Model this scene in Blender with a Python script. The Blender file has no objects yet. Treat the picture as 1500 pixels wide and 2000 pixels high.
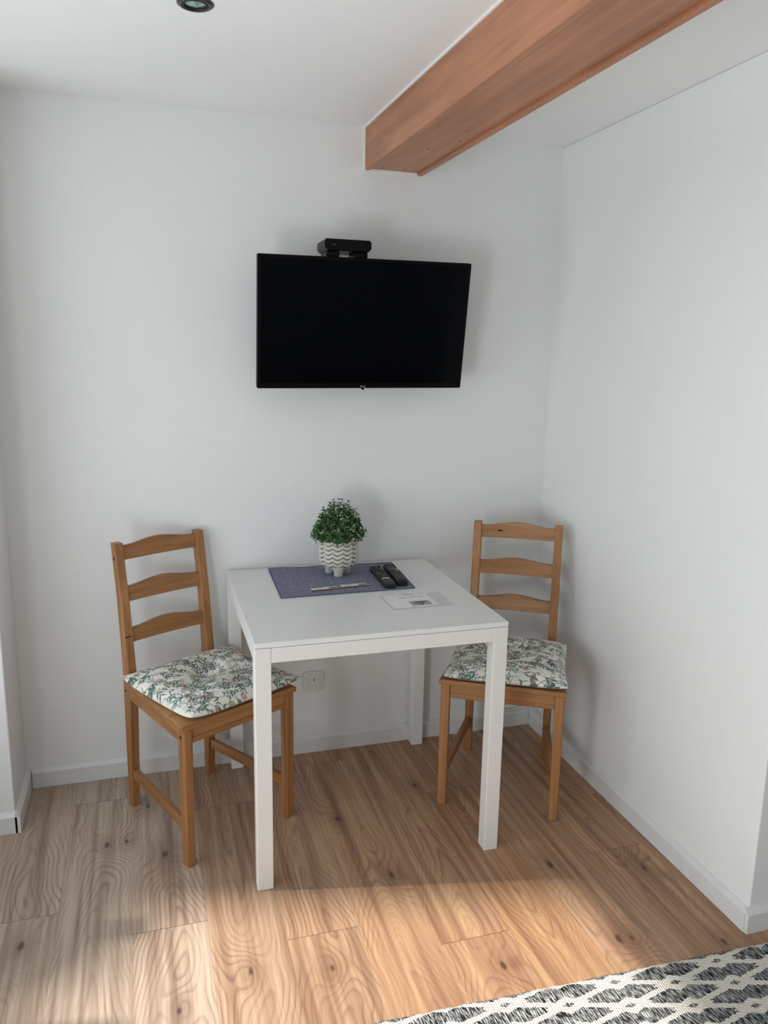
import bpy, bmesh, math, random
import numpy as np
from mathutils import Vector, Matrix

random.seed(7)
rng = np.random.default_rng(11)
scene = bpy.context.scene
COL = scene.collection
PI = math.pi

# ------------------------------------------------------------------ helpers
def link(name, mesh, mat=None, parent=None, kind=None, label=None, cat=None, group=None):
    o = bpy.data.objects.new(name, mesh)
    COL.objects.link(o)
    if mat is not None and mesh is not None:
        mats = mat if isinstance(mat, (list, tuple)) else [mat]
        for m in mats:
            mesh.materials.append(m)
    if parent is not None:
        o.parent = parent
    tag(o, label, cat, group, kind)
    return o

def tag(o, label=None, cat=None, group=None, kind=None):
    if label: o['label'] = label
    if cat: o['category'] = cat
    if group: o['group'] = group
    if kind: o['kind'] = kind
    return o

def thing(name, label, cat, loc=(0, 0, 0), rz=0.0, group=None):
    o = bpy.data.objects.new(name, None)
    o.empty_display_size = 0.05
    COL.objects.link(o)
    o.location = loc
    o.rotation_euler = (0, 0, rz)
    return tag(o, label, cat, group)

def bm_mesh(bm, name, smooth=False):
    bmesh.ops.recalc_face_normals(bm, faces=bm.faces[:])
    me = bpy.data.meshes.new(name)
    bm.to_mesh(me); bm.free()
    if smooth:
        for p in me.polygons: p.use_smooth = True
    return me

def add_box(bm, lo, hi, bevel=0.0, seg=2):
    vs = [bm.verts.new((x, y, z)) for x in (lo[0], hi[0]) for y in (lo[1], hi[1]) for z in (lo[2], hi[2])]
    q = [(0, 1, 3, 2), (4, 6, 7, 5), (0, 4, 5, 1), (2, 3, 7, 6), (0, 2, 6, 4), (1, 5, 7, 3)]
    fs = [bm.faces.new([vs[i] for i in f]) for f in q]
    if bevel > 0:
        es = list({e for f in fs for e in f.edges})
        bmesh.ops.bevel(bm, geom=es, offset=bevel, segments=seg, profile=0.5, affect='EDGES', clamp_overlap=True)

def box_mesh(name, lo, hi, bevel=0.0, seg=2):
    bm = bmesh.new(); add_box(bm, lo, hi, bevel, seg)
    return bm_mesh(bm, name)

def add_prism(bm, poly, fn, a, b, bevel=0.0, seg=1):
    """poly: 2D outline, fn(p, q, t)->3D with t = a / b; makes a closed prism."""
    n = len(poly)
    A = [bm.verts.new(fn(p, q, a)) for p, q in poly]
    B = [bm.verts.new(fn(p, q, b)) for p, q in poly]
    fs = [bm.faces.new(A), bm.faces.new(list(reversed(B)))]
    for i in range(n):
        fs.append(bm.faces.new((A[i], B[i], B[(i + 1) % n], A[(i + 1) % n])))
    bmesh.ops.recalc_face_normals(bm, faces=fs)
    if bevel > 0:
        es = list({e for f in fs[:2] for e in f.edges})
        bmesh.ops.bevel(bm, geom=es, offset=bevel, segments=seg, profile=0.5, affect='EDGES', clamp_overlap=True)

def add_lathe(bm, prof, seg=48, center=(0, 0, 0), close=False):
    rings = []
    for r, z in prof:
        if r < 1e-6:
            rings.append([bm.verts.new((center[0], center[1], center[2] + z))])
        else:
            rings.append([bm.verts.new((center[0] + r * math.cos(2 * PI * k / seg), center[1] + r * math.sin(2 * PI * k / seg), center[2] + z)) for k in range(seg)])
    pairs = list(zip(rings[:-1], rings[1:]))
    if close: pairs.append((rings[-1], rings[0]))
    for a, b in pairs:
        for k in range(seg):
            k2 = (k + 1) % seg
            if len(a) == 1 and len(b) == 1: continue
            if len(a) == 1: bm.faces.new((a[0], b[k], b[k2]))
            elif len(b) == 1: bm.faces.new((a[k], b[0], a[k2]))
            else: bm.faces.new((a[k], b[k], b[k2], a[k2]))

def add_disc(bm, c, r, h, axis='Z', seg=20, bevel=0.0):
    """cylinder of height h along axis starting at c"""
    def m(x, y, t):
        if axis == 'Z': return (c[0] + x, c[1] + y, c[2] + t)
        if axis == 'Y': return (c[0] + x, c[1] + t, c[2] + y)
        return (c[0] + t, c[1] + x, c[2] + y)
    poly = [(r * math.cos(2 * PI * k / seg), r * math.sin(2 * PI * k / seg)) for k in range(seg)]
    add_prism(bm, poly, m, 0.0, h, bevel)

def rrect(w, h, r, n=5):
    pts = []
    for cx, cy, a0 in ((w / 2 - r, h / 2 - r, 0), (-w / 2 + r, h / 2 - r, PI / 2), (-w / 2 + r, -h / 2 + r, PI), (w / 2 - r, -h / 2 + r, 1.5 * PI)):
        for k in range(n + 1):
            a = a0 + PI / 2 * k / n
            pts.append((cx + r * math.cos(a), cy + r * math.sin(a)))
    return pts

def add_tube(bm, pts, r, seg=10):
    pts = [Vector(p) for p in pts]
    rings = []
    for i, p in enumerate(pts):
        d = (pts[min(i + 1, len(pts) - 1)] - pts[max(i - 1, 0)]).normalized()
        ref = Vector((0, 0, 1)) if abs(d.z) < 0.9 else Vector((1, 0, 0))
        u = d.cross(ref).normalized(); v = d.cross(u)
        rings.append([bm.verts.new(p + u * r * math.cos(2 * PI * k / seg) + v * r * math.sin(2 * PI * k / seg)) for k in range(seg)])
    for a, b in zip(rings[:-1], rings[1:]):
        for k in range(seg):
            bm.faces.new((a[k], a[(k + 1) % seg], b[(k + 1) % seg], b[k]))
    bm.faces.new(rings[0]); bm.faces.new(list(reversed(rings[-1])))

def text_mesh(body, size, name, extrude=0.0):
    cu = bpy.data.curves.new(name, 'FONT')
    cu.body = body; cu.size = size; cu.extrude = extrude
    cu.align_x = 'CENTER'; cu.align_y = 'CENTER'; cu.resolution_u = 3
    o = bpy.data.objects.new(name + '_tmp', cu)
    COL.objects.link(o)
    bpy.context.view_layer.update()
    dg = bpy.context.evaluated_depsgraph_get()
    me = bpy.data.meshes.new_from_object(o.evaluated_get(dg))
    me.materials.clear()
    bpy.data.objects.remove(o)
    return me

# ------------------------------------------------------------------ materials
def srgb(r, g, b):
    f = lambda c: (c / 255) / 12.92 if c / 255 <= 0.04045 else ((c / 255 + 0.055) / 1.055) ** 2.4
    return (f(r), f(g), f(b), 1.0)

class NT:
    def __init__(self, name):
        self.m = bpy.data.materials.new(name); self.m.use_nodes = True
        self.t = self.m.node_tree; self.n = self.t.nodes; self.l = self.t.links
        self.b = self.n['Principled BSDF']
    def new(self, typ, **kw):
        n = self.n.new(typ)
        for k, v in kw.items(): setattr(n, k, v)
        return n
    def put(self, a, sock):
        if hasattr(a, 'is_output') or isinstance(a, bpy.types.NodeSocket): self.l.new(a, sock)
        else: sock.default_value = a
    def math(self, op, a, b=0.0, c=0.0, clamp=False):
        n = self.new('ShaderNodeMath', operation=op); n.use_clamp = clamp
        self.put(a, n.inputs[0]); self.put(b, n.inputs[1]); self.put(c, n.inputs[2])
        return n.outputs[0]
    def vmul(self, v, s):
        n = self.new('ShaderNodeVectorMath', operation='MULTIPLY'); self.put(v, n.inputs[0]); n.inputs[1].default_value = s
        return n.outputs[0]
    def vadd(self, v, s):
        n = self.new('ShaderNodeVectorMath', operation='ADD'); self.put(v, n.inputs[0]); self.put(s, n.inputs[1])
        return n.outputs[0]
    def comb(self, x, y, z):
        n = self.new('ShaderNodeCombineXYZ')
        for i, a in enumerate((x, y, z)): self.put(a, n.inputs[i])
        return n.outputs[0]
    def sep(self, v):
        n = self.new('ShaderNodeSeparateXYZ'); self.put(v, n.inputs[0]); return n.outputs
    def noise(self, v, scale, detail=2.0, rough=0.5, dist=0.0):
        n = self.new('ShaderNodeTexNoise'); self.put(v, n.inputs['Vector'])
        n.inputs['Scale'].default_value = scale; n.inputs['Detail'].default_value = detail
        n.inputs['Roughness'].default_value = rough; n.inputs['Distortion'].default_value = dist
        return n.outputs['Fac']
    def ramp(self, f, stops, interp='LINEAR'):
        n = self.new('ShaderNodeValToRGB'); self.put(f, n.inputs[0])
        cr = n.color_ramp; cr.interpolation = interp
        while len(cr.elements) < len(stops): cr.elements.new(0.5)
        for e, (p, c) in zip(cr.elements, stops):
            e.position = p; e.color = c if len(c) == 4 else (*c, 1)
        return n.outputs[0]
    def mix(self, f, a, b, blend='MIX'):
        n = self.new('ShaderNodeMix', data_type='RGBA', blend_type=blend)
        self.put(f, n.inputs[0]); self.put(a, n.inputs[6]); self.put(b, n.inputs[7])
        return n.outputs[2]
    def maprange(self, v, a, b, c, d):
        n = self.new('ShaderNodeMapRange'); self.put(v, n.inputs[0])
        for i, x in enumerate((a, b, c, d)): n.inputs[i + 1].default_value = x
        return n.outputs[0]
    def coord(self, which='Object'):
        return self.new('ShaderNodeTexCoord').outputs[which]
    def bump(self, h, strength=0.3, dist=0.002):
        n = self.new('ShaderNodeBump'); n.inputs['Strength'].default_value = strength; n.inputs['Distance'].default_value = dist
        self.put(h, n.inputs['Height']); self.l.new(n.outputs[0], self.b.inputs['Normal'])
    def col(self, c): self.put(c, self.b.inputs['Base Color'])
    def set(self, **kw):
        for k, v in kw.items(): self.b.inputs[k.replace('_', ' ')].default_value = v
        return self.m

def plain(name, c, rough=0.5, spec=0.5, metal=0.0, var=0.06, scale=30.0, bump=0.0):
    """procedural: a base colour with a faint noise variation"""
    t = NT(name)
    v = t.coord()
    n = t.noise(v, scale, 3)
    lo = tuple(x * (1 - var) for x in c[:3]) + (1,); hi = tuple(min(1, x * (1 + var)) for x in c[:3]) + (1,)
    t.col(t.ramp(n, [(0.3, lo), (0.7, hi)]))
    if bump: t.bump(n, bump, 0.001)
    return t.set(Roughness=rough, Specular_IOR_Level=spec, Metallic=metal)

def paint_mat(name, c, rough=0.6):
    t = NT(name); v = t.coord()
    big = t.noise(v, 2.2, 2, 0.5); fine = t.noise(v, 260, 2, 0.6); mid = t.noise(v, 22, 3, 0.6)
    lo = tuple(x * 0.975 for x in c[:3]) + (1,)
    t.col(t.ramp(t.math('ADD', t.math('MULTIPLY', big, 0.6), t.math('MULTIPLY', mid, 0.4)), [(0.35, lo), (0.65, c)]))
    h = t.math('ADD', t.math('MULTIPLY', fine, 0.12), t.math('MULTIPLY', mid, 0.6))
    t.bump(h, 0.12, 0.004)
    return t.set(Roughness=rough, Specular_IOR_Level=0.25)

def pine_mat(name, axis, c0, c1, c2, rough=0.42):
    t = NT(name); v = t.coord()
    oi = t.new('ShaderNodeObjectInfo').outputs['Random']
    v = t.vadd(v, t.comb(t.math('MULTIPLY', oi, 3.1), t.math('MULTIPLY', oi, 5.3), t.math('MULTIPLY', oi, 7.7)))
    sc = [34.0, 34.0, 34.0]; sc[axis] = 1.6
    s2 = [160.0, 160.0, 160.0]; s2[axis] = 3.0
    a = t.noise(t.vmul(v, sc), 1.0, 3, 0.6, 0.4)
    b = t.noise(t.vmul(v, s2), 1.0, 2, 0.6)
    f = t.math('ADD', t.math('MULTIPLY', a, 0.75), t.math('MULTIPLY', b, 0.25))
    t.col(t.ramp(f, [(0.30, c0), (0.5, c1), (0.70, c2)]))
    t.bump(b, 0.06, 0.001)
    return t.set(Roughness=rough, Specular_IOR_Level=0.45)

KNOTS = [(.561, -.448, .9), (.900, -.447, 1.1), (.935, -.452, .8), (.873, -.118, 1.2), (1.144, -.2055, 1.0), (1.166, -.531, 1.0), (-.059, -.294, .9), (-.2516, .248, 1.3), (-.422, .342, .8),
         (-.365, .345, .7), (-.62, -.051, 1.1), (.3915, -.035, 1.2), (.141, -.336, .8), (.305, .287, 1.0), (-.236, -.369, .8), (-.30, .53, 1.0), (.62, .42, .9), (.10, .50, .8), (.75, .10, .7),
         (-.9, -.9, 1.0), (-.55, -1.2, 1.0), (.2, -1.7, 1.0), (.8, -2.2, 1.0), (1.7, -.9, 1.0), (1.3, -1.9, 1.0)]
def floor_mat():
    t = NT('laminate_planks')
    uv = t.new('ShaderNodeUVMap', uv_map='plank').outputs[0]
    at = t.new('ShaderNodeAttribute', attribute_name='plank_random').outputs['Vector']
    r = t.sep(at)
    u, v, _ = t.sep(uv)
    rr = t.math('MULTIPLY', r[0], 40.0)
    P = t.comb(t.math('MULTIPLY', u, 1.0), t.math('MULTIPLY', v, 1.0), rr)
    # where the cathedral of growth rings sits on the board
    wob = t.noise(t.vmul(P, (3.0, 2.2, 1.0)), 1.0, 2, 0.5)
    u0 = t.math('ADD', t.math('MULTIPLY', t.math('SUBTRACT', wob, 0.5), 0.16), t.math('MULTIPLY', t.math('SUBTRACT', r[1], 0.5), 0.06))
    du = t.math('SUBTRACT', u, u0)
    du2 = t.math('MULTIPLY', du, du)
    # knots
    wx, wy, _w = t.sep(t.coord())
    vd = 9.0; kn = 0.0
    for kx, ky, ks in KNOTS:
        ax = t.math('MULTIPLY', t.math('SUBTRACT', wx, kx), 1.0 / ks); ay = t.math('MULTIPLY', t.math('SUBTRACT', wy, ky), 0.50 / ks)
        d2 = t.math('ADD', t.math('MULTIPLY', ax, ax), t.math('MULTIPLY', ay, ay))
        kn = t.math('ADD', kn, t.math('POWER', 2.718, t.math('MULTIPLY', d2, -380.0)))
        vd = t.math('MINIMUM', vd, t.math('SQRT', d2))
    vd = t.math('ADD', vd, t.math('MULTIPLY', t.math('SUBTRACT', t.noise(t.vmul(P, (55.0, 30.0, 1.0)), 1.0, 2), 0.5), 0.016))
    n1 = t.noise(t.vmul(P, (9.0, 1.5, 1.0)), 1.0, 2, 0.45)
    n2 = t.noise(t.vmul(P, (4.5, 1.0, 1.0)), 1.0, 2, 0.4)
    sgn = t.math('MULTIPLY', t.math('SUBTRACT', t.math('GREATER_THAN', r[2], 0.28), 0.5), 2.0)
    ring = t.math('ADD', t.math('MULTIPLY', t.math('MULTIPLY', v, sgn), 8.0), t.math('MULTIPLY', t.math('SQRT', t.math('ADD', du2, 0.00030)), 72.0))
    ring = t.math('ADD', ring, t.math('MULTIPLY', n1, 1.5))
    ring = t.math('ADD', ring, t.math('MULTIPLY', n2, 5.0))
    ring = t.math('ADD', ring, t.math('MULTIPLY', kn, 4.5))
    fr = t.math('FRACT', ring)
    line = t.ramp(fr, [(0.0, (0.1, 0.1, 0.1)), (0.30, (0.0, 0.0, 0.0)), (0.62, (0.22, 0.22, 0.22)), (0.86, (1, 1, 1)), (0.93, (0.8, 0.8, 0.8)), (1.0, (0.1, 0.1, 0.1))])
    vary = t.maprange(t.noise(t.vmul(P, (11.0, 2.6, 1.0)), 1.0, 3), 0.36, 0.66, 0.12, 1.0)
    line = t.math('MULTIPLY', line, vary)
    fr2 = t.math('FRACT', t.math('MULTIPLY', ring, 2.7))
    line2 = t.ramp(fr2, [(0.0, (0, 0, 0)), (0.5, (0.05, 0.05, 0.05)), (0.85, (0.5, 0.5, 0.5)), (1.0, (0, 0, 0))])
    line = t.math('MAXIMUM', line, t.math('MULTIPLY', line2, t.maprange(n2, 0.4, 0.6, 0.0, 0.75)))
    fine = t.noise(t.vmul(P, (420.0, 9.0, 1.0)), 1.0, 2, 0.6)
    stripe = t.noise(t.vmul(P, (38.0, 1.1, 1.0)), 1.0, 3, 0.6)
    warm = t.new('ShaderNodeAttribute', attribute_name='plank_warm').outputs['Fac']
    FC = [t.mix(warm, g_, w_) for g_, w_ in zip(FLOOR_G, FLOOR_W)]
    base = t.mix(t.maprange(stripe, 0.28, 0.5, 0.0, 1.0), FC[0], FC[1])
    base = t.mix(t.maprange(stripe, 0.5, 0.74, 0.0, 1.0), base, FC[2])
    c = t.mix(t.math('MULTIPLY', line, 0.60), base, FC[3])
    c = t.mix(t.math('MULTIPLY', t.maprange(fine, 0.45, 0.75, 0.0, 1.0), 0.22), c, FC[3])
    core = t.maprange(vd, 0.003, 0.010, 1.0, 0.0)
    halo = t.maprange(vd, 0.006, 0.050, 1.0, 0.0)
    c = t.mix(t.math('MULTIPLY', halo, 0.42), c, FC[3])
    c = t.mix(t.math('MULTIPLY', core, 0.85), c, FC[4])
    tone = t.maprange(r[1], 0.0, 1.0, 0.90, 1.08)
    c = t.mix(1.0, c, t.comb(tone, tone, tone), 'MULTIPLY')
    # joints: thin dark line where boards meet
    e1 = t.new('ShaderNodeUVMap', uv_map='edge').outputs[0]
    eu, ev, _ = t.sep(e1)
    side = t.maprange(t.math('ABSOLUTE', eu), 0.0966, 0.0971, 0.0, 0.45)
    end = t.maprange(t.math('ABSOLUTE', ev), 0.6414, 0.6420, 0.0, 0.85)
    c = t.mix(t.math('MAXIMUM', side, end), c, srgb(70, 46, 32))
    t.col(c)
    t.bump(t.math('SUBTRACT', t.math('MULTIPLY', fine, 0.3), t.math('MULTIPLY', line, 0.2)), 0.05, 0.001)
    return t.set(Roughness=0.36, Specular_IOR_Level=0.35)

def attr_mat(name, attr, rough=0.85, weave=None, sheen=0.0, spec=0.2):
    t = NT(name)
    a = t.new('ShaderNodeAttribute', attribute_name=attr).outputs['Color']
    t.col(a)
    if weave:
        v = t.coord()
        t.bump(t.noise(v, weave, 2, 0.6), 0.25, 0.001)
    return t.set(Roughness=rough, Specular_IOR_Level=spec)

def rug_mat():
    t = NT('woven_diamond_rug'); v = t.coord()
    x, y, _ = t.sep(v)
    jit = t.noise(v, 130, 2, 0.6)
    j2 = t.noise(t.vadd(v, (3.3, 1.7, 0)), 130, 2, 0.6)
    x2 = t.math('ADD', x, t.math('MULTIPLY', t.math('SUBTRACT', jit, 0.5), 0.014))
    y2 = t.math('ADD', y, t.math('MULTIPLY', t.math('SUBTRACT', j2, 0.5), 0.010))
    p = t.math('DIVIDE', x2, 0.146); q = t.math('DIVIDE', y2, 0.0725)
    # two interleaved lattices of diamond centres; take the nearer one
    def metric(op, oq):
        pp = t.math('ADD', p, op); qq = t.math('ADD', q, oq)
        a = t.math('ABSOLUTE', t.math('SUBTRACT', t.math('MULTIPLY', t.math('FRACT', t.math('ADD', t.math('MULTIPLY', pp, 0.5), 0.5)), 2.0), 1.0))
        b = t.math('ABSOLUTE', t.math('SUBTRACT', t.math('FRACT', t.math('ADD', qq, 0.5)), 0.5))
        return a, b
    a0, b0 = metric(0.0, 0.0); a1, b1 = metric(1.0, 0.5)
    m0 = t.math('ADD', t.math('MULTIPLY', a0, 1.0), t.math('MULTIPLY', b0, 1.2))
    m1 = t.math('ADD', t.math('MULTIPLY', a1, 1.0), t.math('MULTIPLY', b1, 1.2))
    m = t.math('MINIMUM', m0, m1)
    inner = t.math('LESS_THAN', m, 0.41)            # white diamond at each lattice node
    dot = t.math('LESS_THAN', m, 0.115)             # its dark centre mark
    # white bands: the big rhombus outlines running between nodes
    s = t.math('ADD', t.math('MULTIPLY', p, 0.5), q); d = t.math('SUBTRACT', t.math('MULTIPLY', p, 0.5), q)
    def band(z):
        return t.math('LESS_THAN', t.math('ABSOLUTE', t.math('SUBTRACT', t.math('FRACT', t.math('ADD', z, 0.5)), 0.5)), 0.096)
    white = t.math('MAXIMUM', t.math('MAXIMUM', band(s), band(d)), inner)
    white = t.math('MULTIPLY', white, t.math('SUBTRACT', 1.0, t.math('MULTIPLY', dot, 0.95)))
    # slanted loose yarn streaks
    sk = t.comb(t.math('MULTIPLY', t.math('ADD', x, t.math('MULTIPLY', y, 0.22)), 245.0), t.math('MULTIPLY', y, 42.0), 0.0)
    st = t.noise(sk, 1.0, 2, 0.6)
    dark = t.ramp(st, [(0.36, srgb(30, 32, 35)), (0.45, srgb(60, 63, 66)), (0.52, srgb(138, 141, 141)), (0.60, srgb(160, 161, 158)), (0.68, srgb(215, 212, 204))])
    rib = t.math('SINE', t.math('MULTIPLY', x, 2 * PI / 0.0062))
    rib2 = t.math('SINE', t.math('ADD', t.math('MULTIPLY', y, 2 * PI / 0.0085), t.math('MULTIPLY', x, 300)))
    wv = t.math('ADD', t.math('MULTIPLY', rib, 0.25), t.math('MULTIPLY', rib2, 0.25))
    wcol = t.ramp(t.math('ADD', wv, 0.5), [(0.0, srgb(196, 190, 178)), (0.6, srgb(233, 228, 218))])
    c = t.mix(white, dark, wcol)
    t.col(c)
    h = t.math('ADD', t.math('MULTIPLY', st, 0.8), t.math('ADD', wv, t.math('MULTIPLY', white, 0.5)))
    t.bump(h, 0.7, 0.003)
    return t.set(Roughness=0.95, Specular_IOR_Level=0.1)

def mat_cloth():
    t = NT('quilted_blue_cloth'); v = t.coord()
    w = t.noise(v, 30, 2, 0.5)
    vv = t.vadd(v, t.comb(t.math('MULTIPLY', w, 0.03), t.math('MULTIPLY', w, 0.02), 0.0))
    vo = t.new('ShaderNodeTexVoronoi', feature='DISTANCE_TO_EDGE'); t.put(t.vmul(vv, (44, 62, 1)), vo.inputs['Vector']); vo.inputs['Scale'].default_value = 1.0
    e = t.maprange(vo.outputs['Distance'], 0.0, 0.16, 0.0, 1.0)
    th = t.noise(t.vmul(v, (700, 220, 1)), 1.0, 2, 0.6)
    th2 = t.noise(t.vmul(v, (180, 600, 1)), 1.0, 2, 0.6)
    f = t.math('ADD', t.math('MULTIPLY', th, 0.5), t.math('MULTIPLY', th2, 0.5))
    c = t.ramp(f, [(0.36, srgb(106, 109, 132)), (0.5, srgb(134, 136, 156)), (0.66, srgb(166, 168, 186))])
    c = t.mix(t.math('MULTIPLY', t.math('SUBTRACT', 1.0, e), 0.45), c, srgb(96, 99, 122))
    t.col(c)
    t.bump(t.math('ADD', e, t.math('MULTIPLY', f, 0.4)), 0.6, 0.0025)
    return t.set(Roughness=0.95, Specular_IOR_Level=0.1)

def beam_mat():
    t = NT('reddish_veneer'); v = t.coord()
    a = t.noise(t.vmul(v, (38, 1.2, 38)), 1.0, 3, 0.6, 0.5)
    b = t.noise(t.vmul(v, (16, 4, 16)), 1.0, 2, 0.5)
    f = t.math('ADD', t.math('MULTIPLY', a, 0.6), t.math('MULTIPLY', b, 0.4))
    c = t.ramp(f, [(0.32, srgb(146, 97, 70)), (0.5, srgb(170, 116, 85)), (0.68, srgb(188, 132, 99))])
    fl = t.noise(t.vmul(v, (70, 12, 70)), 1.0, 1, 0.5)
    c = t.mix(t.maprange(fl, 0.72, 0.78, 0.0, 0.45), c, srgb(92, 56, 40))
    t.col(c)
    return t.set(Roughness=0.42, Specular_IOR_Level=0.4)

# laminate print colours: greyish boards and warm boards (dark streak, mid, light, ring line, knot)
FLOOR_G = [srgb(140, 121, 107), srgb(180, 163, 148), srgb(206, 192, 178), srgb(112, 86, 76), srgb(80, 60, 52)]
FLOOR_W = [srgb(134, 98, 75), srgb(175, 136, 103), srgb(201, 164, 126), srgb(108, 70, 54), srgb(74, 48, 38)]
M_wall = paint_mat('white_wall_paint', (0.80, 0.812, 0.81, 1))
M_ceil = paint_mat('white_ceiling_paint', (0.85, 0.855, 0.85, 1))
M_skirt = plain('white_skirting_enamel', (0.72, 0.725, 0.72, 1), 0.35, 0.4, var=0.02)
M_floor = floor_mat()
pc = (srgb(126, 84, 48), srgb(156, 108, 66), srgb(178, 129, 83))
M_px = pine_mat('antique_pine_grain_x', 0, *pc); M_py = pine_mat('antique_pine_grain_y', 1, *pc); M_pz = pine_mat('antique_pine_grain_z', 2, *pc)
M_hole = plain('dark_screw_hole', (0.012, 0.008, 0.006, 1), 0.7)
M_table = plain('white_melamine', (0.76, 0.765, 0.75, 1), 0.33, 0.4, var=0.012, scale=8)
M_leg = plain('white_powder_coat', (0.76, 0.755, 0.735, 1), 0.38, 0.4, var=0.012, scale=8)
M_tvblack = plain('black_gloss_plastic', (0.003, 0.003, 0.004, 1), 0.28, 0.08)
M_tvback = plain('black_matt_plastic', (0.012, 0.012, 0.012, 1), 0.6, 0.3)
M_screen = plain('dark_lcd_glass', (0.0008, 0.0014, 0.0024, 1), 0.14, 0.06, var=0.02)
M_silver = plain('silver_print', (0.55, 0.56, 0.57, 1), 0.35, 0.5)
M_metal = plain('black_steel', (0.02, 0.02, 0.02, 1), 0.4, 0.5, metal=0.6)
M_boxb = plain('black_box_plastic', (0.0035, 0.0035, 0.004, 1), 0.25, 0.15)
M_gun = plain('gunmetal_trim', (0.10, 0.095, 0.09, 1), 0.38, 0.5, metal=0.8)
M_socket = plain('white_socket_plastic', (0.74, 0.73, 0.71, 1), 0.3, 0.45, var=0.01)
M_rub = plain('black_rubber_key', (0.035, 0.036, 0.038, 1), 0.6, 0.3)
M_remote = plain('charcoal_remote_plastic', (0.012, 0.012, 0.013, 1), 0.45, 0.35)
M_paper = plain('white_paper', (0.82, 0.82, 0.81, 1), 0.5, 0.3, var=0.01)
M_ink = plain('black_ink', (0.03, 0.03, 0.03, 1), 0.6, 0.2)
M_greyink = plain('grey_ink', (0.36, 0.36, 0.36, 1), 0.5, 0.2, var=0.1)
M_tan = plain('tan_card', srgb(150, 132, 108), 0.6, 0.2)
M_darkprint = plain('dark_grey_print', srgb(88, 84, 80), 0.45, 0.4, var=0.3, scale=120)
M_caulk = plain('white_caulk', (0.84, 0.84, 0.82, 1), 0.6, 0.2, var=0.02)
M_beam = beam_mat()
M_rug = rug_mat()
M_cloth = mat_cloth()
M_hem = plain('blue_hem_cloth', srgb(102, 104, 124), 0.95, 0.1, var=0.2, scale=400, bump=0.3)
def glass_pane():
    t = NT('clear_window_glass')
    tr = t.new('ShaderNodeBsdfTransparent'); gl = t.new('ShaderNodeBsdfGlossy'); gl.inputs['Roughness'].default_value = 0.03
    mx = t.new('ShaderNodeMixShader'); mx.inputs[0].default_value = 0.06
    t.l.new(tr.outputs[0], mx.inputs[1]); t.l.new(gl.outputs[0], mx.inputs[2])
    out = [n for n in t.n if n.type == 'OUTPUT_MATERIAL'][0]
    t.l.new(mx.outputs[0], out.inputs['Surface'])
    return t.m
M_glass = glass_pane()
def film_mat():
    t = NT('clear_laminating_film')
    tr = t.new('ShaderNodeBsdfTransparent'); tr.inputs[0].default_value = (0.985, 0.985, 0.985, 1)
    gl = t.new('ShaderNodeBsdfPrincipled'); gl.inputs['Base Color'].default_value = (0.82, 0.82, 0.82, 1); gl.inputs['Roughness'].default_value = 0.2
    n = t.noise(t.coord(), 18, 2)
    mx = t.new('ShaderNodeMixShader'); t.l.new(t.maprange(n, 0.3, 0.7, 0.08, 0.20), mx.inputs[0])
    t.l.new(tr.outputs[0], mx.inputs[1]); t.l.new(gl.outputs[0], mx.inputs[2])
    out = [n for n in t.n if n.type == 'OUTPUT_MATERIAL'][0]
    t.l.new(mx.outputs[0], out.inputs['Surface'])
    return t.m
M_film = film_mat()
t_ = NT('lamp_lens_glass'); t_.col(t_.ramp(t_.noise(t_.coord(), 90, 2), [(0.3, srgb(88, 118, 116)), (0.7, srgb(190, 214, 210))])); M_lens = t_.set(Roughness=0.12, Specular_IOR_Level=0.8, Metallic=0.55)

# ------------------------------------------------------------------ room
H = 2.2755
XR, YB = 1.256, 0.765              # right wall face, back wall face
XL, YS = -0.703, 0.497             # niche side face, stub face
XO, XE, YF = -1.30, 2.6, -3.5      # outer left wall, far right wall, wall behind the camera
S = 'structure'
# floor: individual boards as quads, UV = board-local metres
bm = bmesh.new()
uvl = bm.loops.layers.uv.new('plank'); uve = bm.loops.layers.uv.new('edge')
rl = bm.loops.layers.float_vector.new('plank_random'); wl = bm.loops.layers.float.new('plank_warm')
warm = {-1: 0.22, 0: 0.12, 1: 0.22, 2: 0.62, 3: 0.75, 4: 0.88, 5: 0.9, 6: 1.0, 7: 0.85, 8: 0.95}
PW, PL = 0.1945, 1.285
joint = {-1: 0.055, 0: 0.60, 1: -0.081, 2: 0.47, 3: -0.212, 4: 0.66, 5: -0.336, 6: 0.36, 7: -0.62, 8: -0.098, 9: 0.2}
tone = {-1: 0.35, 0: 0.5, 1: 0.75, 2: 0.45, 3: 0.6, 4: 0.7, 5: 0.65, 6: 0.5, 7: 0.55, 8: 0.3}
i0 = math.floor((XO + 0.537) / PW) - 1
for i in range(i0, int((XE + 0.537) / PW) + 2):
    xa = -0.537 + i * PW; xb = xa + PW
    j = joint.get(i, (i * 0.437) % PL - 0.6)
    y = j - PL * 4
    while y < 1.0:
        ya, yb = y, y + PL; y += PL
        y0, y1 = max(ya, YF - 0.1), min(yb, 0.9)
        x0, x1 = max(xa, XO - 0.1), min(xb, XE + 0.1)
        if y1 <= y0 or x1 <= x0: continue
        rv = (random.random(), tone.get(i, random.random()), random.random())
        vs = [bm.verts.new((x0, y0, 0)), bm.verts.new((x1, y0, 0)), bm.verts.new((x1, y1, 0)), bm.verts.new((x0, y1, 0))]
        f = bm.faces.new(vs)
        for l in f.loops:
            c = l.vert.co
            l[uvl].uv = (c.x - (xa + xb) / 2, c.y - (ya + yb) / 2)
            l[uve].uv = (c.x - (xa + xb) / 2, c.y - (ya + yb) / 2)
            l[rl] = rv; l[wl] = warm.get(i, 0.1 if i < 0 else 0.9)
me = bpy.data.meshes.new('floor'); bm.to_mesh(me); bm.free()
link('floor', me, M_floor, kind=S)

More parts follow.
